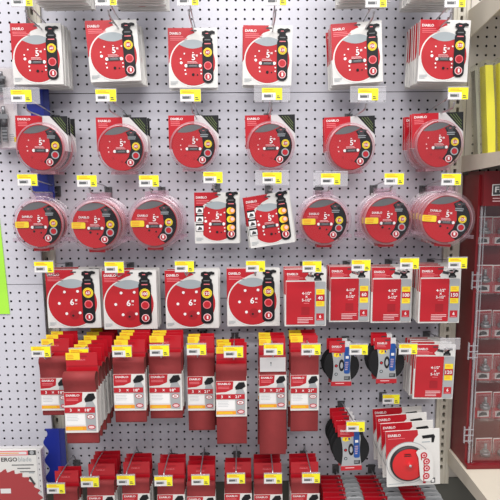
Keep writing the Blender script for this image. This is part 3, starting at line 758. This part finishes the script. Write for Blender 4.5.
b.text('Freud',lx+1.6,lz+.05,.62,'text',3,w=2.6); b.bars('palepink',lx+.1,lz-.85,2.6,2,.3,.1,2,3)
link('sign',b.mesh('sign'),hd,'framed white lettering')
b=MB(); ax=.35; az=ztop-zb
b.box('acrylic',ax,YF-.2,.5,13,YF-.08,az); b.box('acrylic',ax,YF-.2,az-.12,13,-1.1,az)
b.box('tray',ax-.04,YF-.26,.5,ax+.12,YF-.02,az); b.box('tray',ax+.35,YF-.24,.5,ax+.42,YF-.1,az); b.box('tray',ax,YF-.26,az-.1,13,YF-.02,az+.04)
ac=link('acrylic_cover',b.mesh('acrylic_cover'),o,'clear acrylic cover')
for yy in (290,362,447):
    z=at(465,yy,YF-1.5).z-zb; b=MB()
    for k in (0,.7,1.4): b.box('tray',ax-.65,YF-.3,z+k,ax+.4,YF-.2,z+k+.09)
    b.box('tray',ax-.7,YF-.32,z-.2,ax-.6,YF-.1,z+1.8); b.box('tray',ax-.2,YF-.36,z-.2,ax-.12,YF-.2,z+1.8)
    link('hinge',b.mesh('hinge'),ac,'clear and silver hinge')
# router bit packs inside the case
def rbit():
    b=MB(); b.box('red',-.85,.0,-1.3,.85,.08,-.15); b.rect('paper',-.6,-1.15,.6,-.5,1); b.poly('black',[(-.45,-1.05),(.45,-1.0),(.35,-.7),(-.1,-.6),(-.4,-.75)],2); b.box('white',-.85,.06,-1.3,.85,.09,1.5)
    b.box('red_dull',-.8,.05,-.15,.8,.058,1.4)
    t=MB(); t.tube('steel',[(0,-.35,-.1),(0,-.35,.2)],.5,12); t.tube('steel',[(0,-.35,.2),(0,-.35,.45)],.3,12); t.tube('steel',[(0,-.35,.45),(0,-.35,1.1)],.15)
    s=MB(); s.box('case_blister',-.75,-.85,-1.25,.75,.0,1.3)
    return [['card',b.mesh('card')],['router_bit',t.mesh('router_bit'),'grey steel bit'],['blister',s.mesh('blister'),'clear blister']]
tb=rbit(); first=None
rows=[('top',232),('second',280),('third',325),('fourth',368),('fifth',406),('bottom',452)]
for j,(nm,yy) in enumerate(rows):
    for i,xx in enumerate((483.5,501)):
        c=at(xx,yy,-2.6); lab=f'small red and clear bit pack, {nm} one in the display case {"corner" if i else "column beside hinges"}'
        if first is None: first=build('router_bit_pack',tb,c,(0,0,0),lab,'bit pack','router bit packs in the display case'); first.scale=(1.18,1.1,1.18)
        else: copy_thing(first,c,(0,0,R(random.uniform(-8,8))),lab)
# yellow bags on the middle shelf
def bag(px, w, lean, Y, label, h=9.6, m='bagyellow', d=1.0):
    c=at(px,152,Y); b=MB(); n=8
    def ringp(s_, z, f): return [(-w/2*s_+f,-d*s_,z),(w/2*s_+f,-d*s_,z),(w/2*s_+f,d,z),(-w/2*s_+f,d,z)]
    prev=None
    for i in range(n+1):
        z=h*i/n; s_=.88+.12*sin(pi*min(1,i/n+.05)); f=-lean*(i/n); base=len(b.v); b.v+=ringp(s_,z,f)
        if prev is not None:
            for q in range(4): b.f.append((prev+q,prev+(q+1)%4,base+(q+1)%4,base+q)); b.m.append(b.mi(m)); b.sm.append(False)
        else: b.f.append((base+3,base+2,base+1,base)); b.m.append(b.mi(m)); b.sm.append(False)
        prev=base
    b.f.append((prev,prev+1,prev+2,prev+3)); b.m.append(b.mi(m)); b.sm.append(False)
    s=MB(); f=w/2+.12
    pts=[(-f,0),(f,0),(f-lean,h+.35),(-f-.02-lean,h+.5)]
    s.prism('wrap',pts,-d-.12,d+.1)
    build('dust_bag_pack',[['folded_bag',b.mesh('folded_bag')],['plastic_wrap',s.mesh('plastic_wrap'),'clear plastic wrap']],(c.x,Y,z_mid+.03),(0,0,0),label,'bag','yellow bags on the shelf')
bag(477.5,.3,.8,-3.2,'thin plastic wrapped grey pack on the shelf, outermost beside the post',8.9,'plasticgrey',.5)
bag(489,.9,.8,-3.2,'yellow folded bag in clear wrap, middle one on the shelf',9.4,'bagyellow',.7)
bag(503.5,1.25,.8,-3.2,'yellow folded bag in clear wrap, broadest one at the picture edge',9.6,'bagyellow',.8)

# ------------------------------------------------------------ light
def area(name, loc, sx, sy, pw, tgt, col=(1,.985,.97)):
    l=bpy.data.lights.new(name,'AREA'); l.shape='RECTANGLE'; l.size=sx*S; l.size_y=sy*S; l.energy=pw; l.color=col
    o=bpy.data.objects.new(name,l); COL.objects.link(o); o.location=Vector(loc)*S
    o.rotation_euler=(Vector(tgt)-Vector(loc)).to_track_quat('-Z','Y').to_euler(); return o
area('ceiling_tube_light',(24,-48,125),150,12,84,(24,-48,0))
area('ceiling_tube_light',(24,-110,132),170,14,86,(24,-105,0))
area('ceiling_tube_light',(24,-200,140),200,20,104,(24,-180,0))
w=bpy.data.worlds.new('store'); bpy.context.scene.world=w; w.use_nodes=True
w.node_tree.nodes['Background'].inputs[0].default_value=(.93,.94,1,1); w.node_tree.nodes['Background'].inputs[1].default_value=.44
sc=bpy.context.scene
sc.view_settings.view_transform='Standard'; sc.view_settings.look='None'; sc.view_settings.gamma=1; sc.view_settings.use_curve_mapping=False
sc.view_settings.exposure=-0.06
sc.cycles.max_bounces=8; sc.cycles.transparent_max_bounces=24
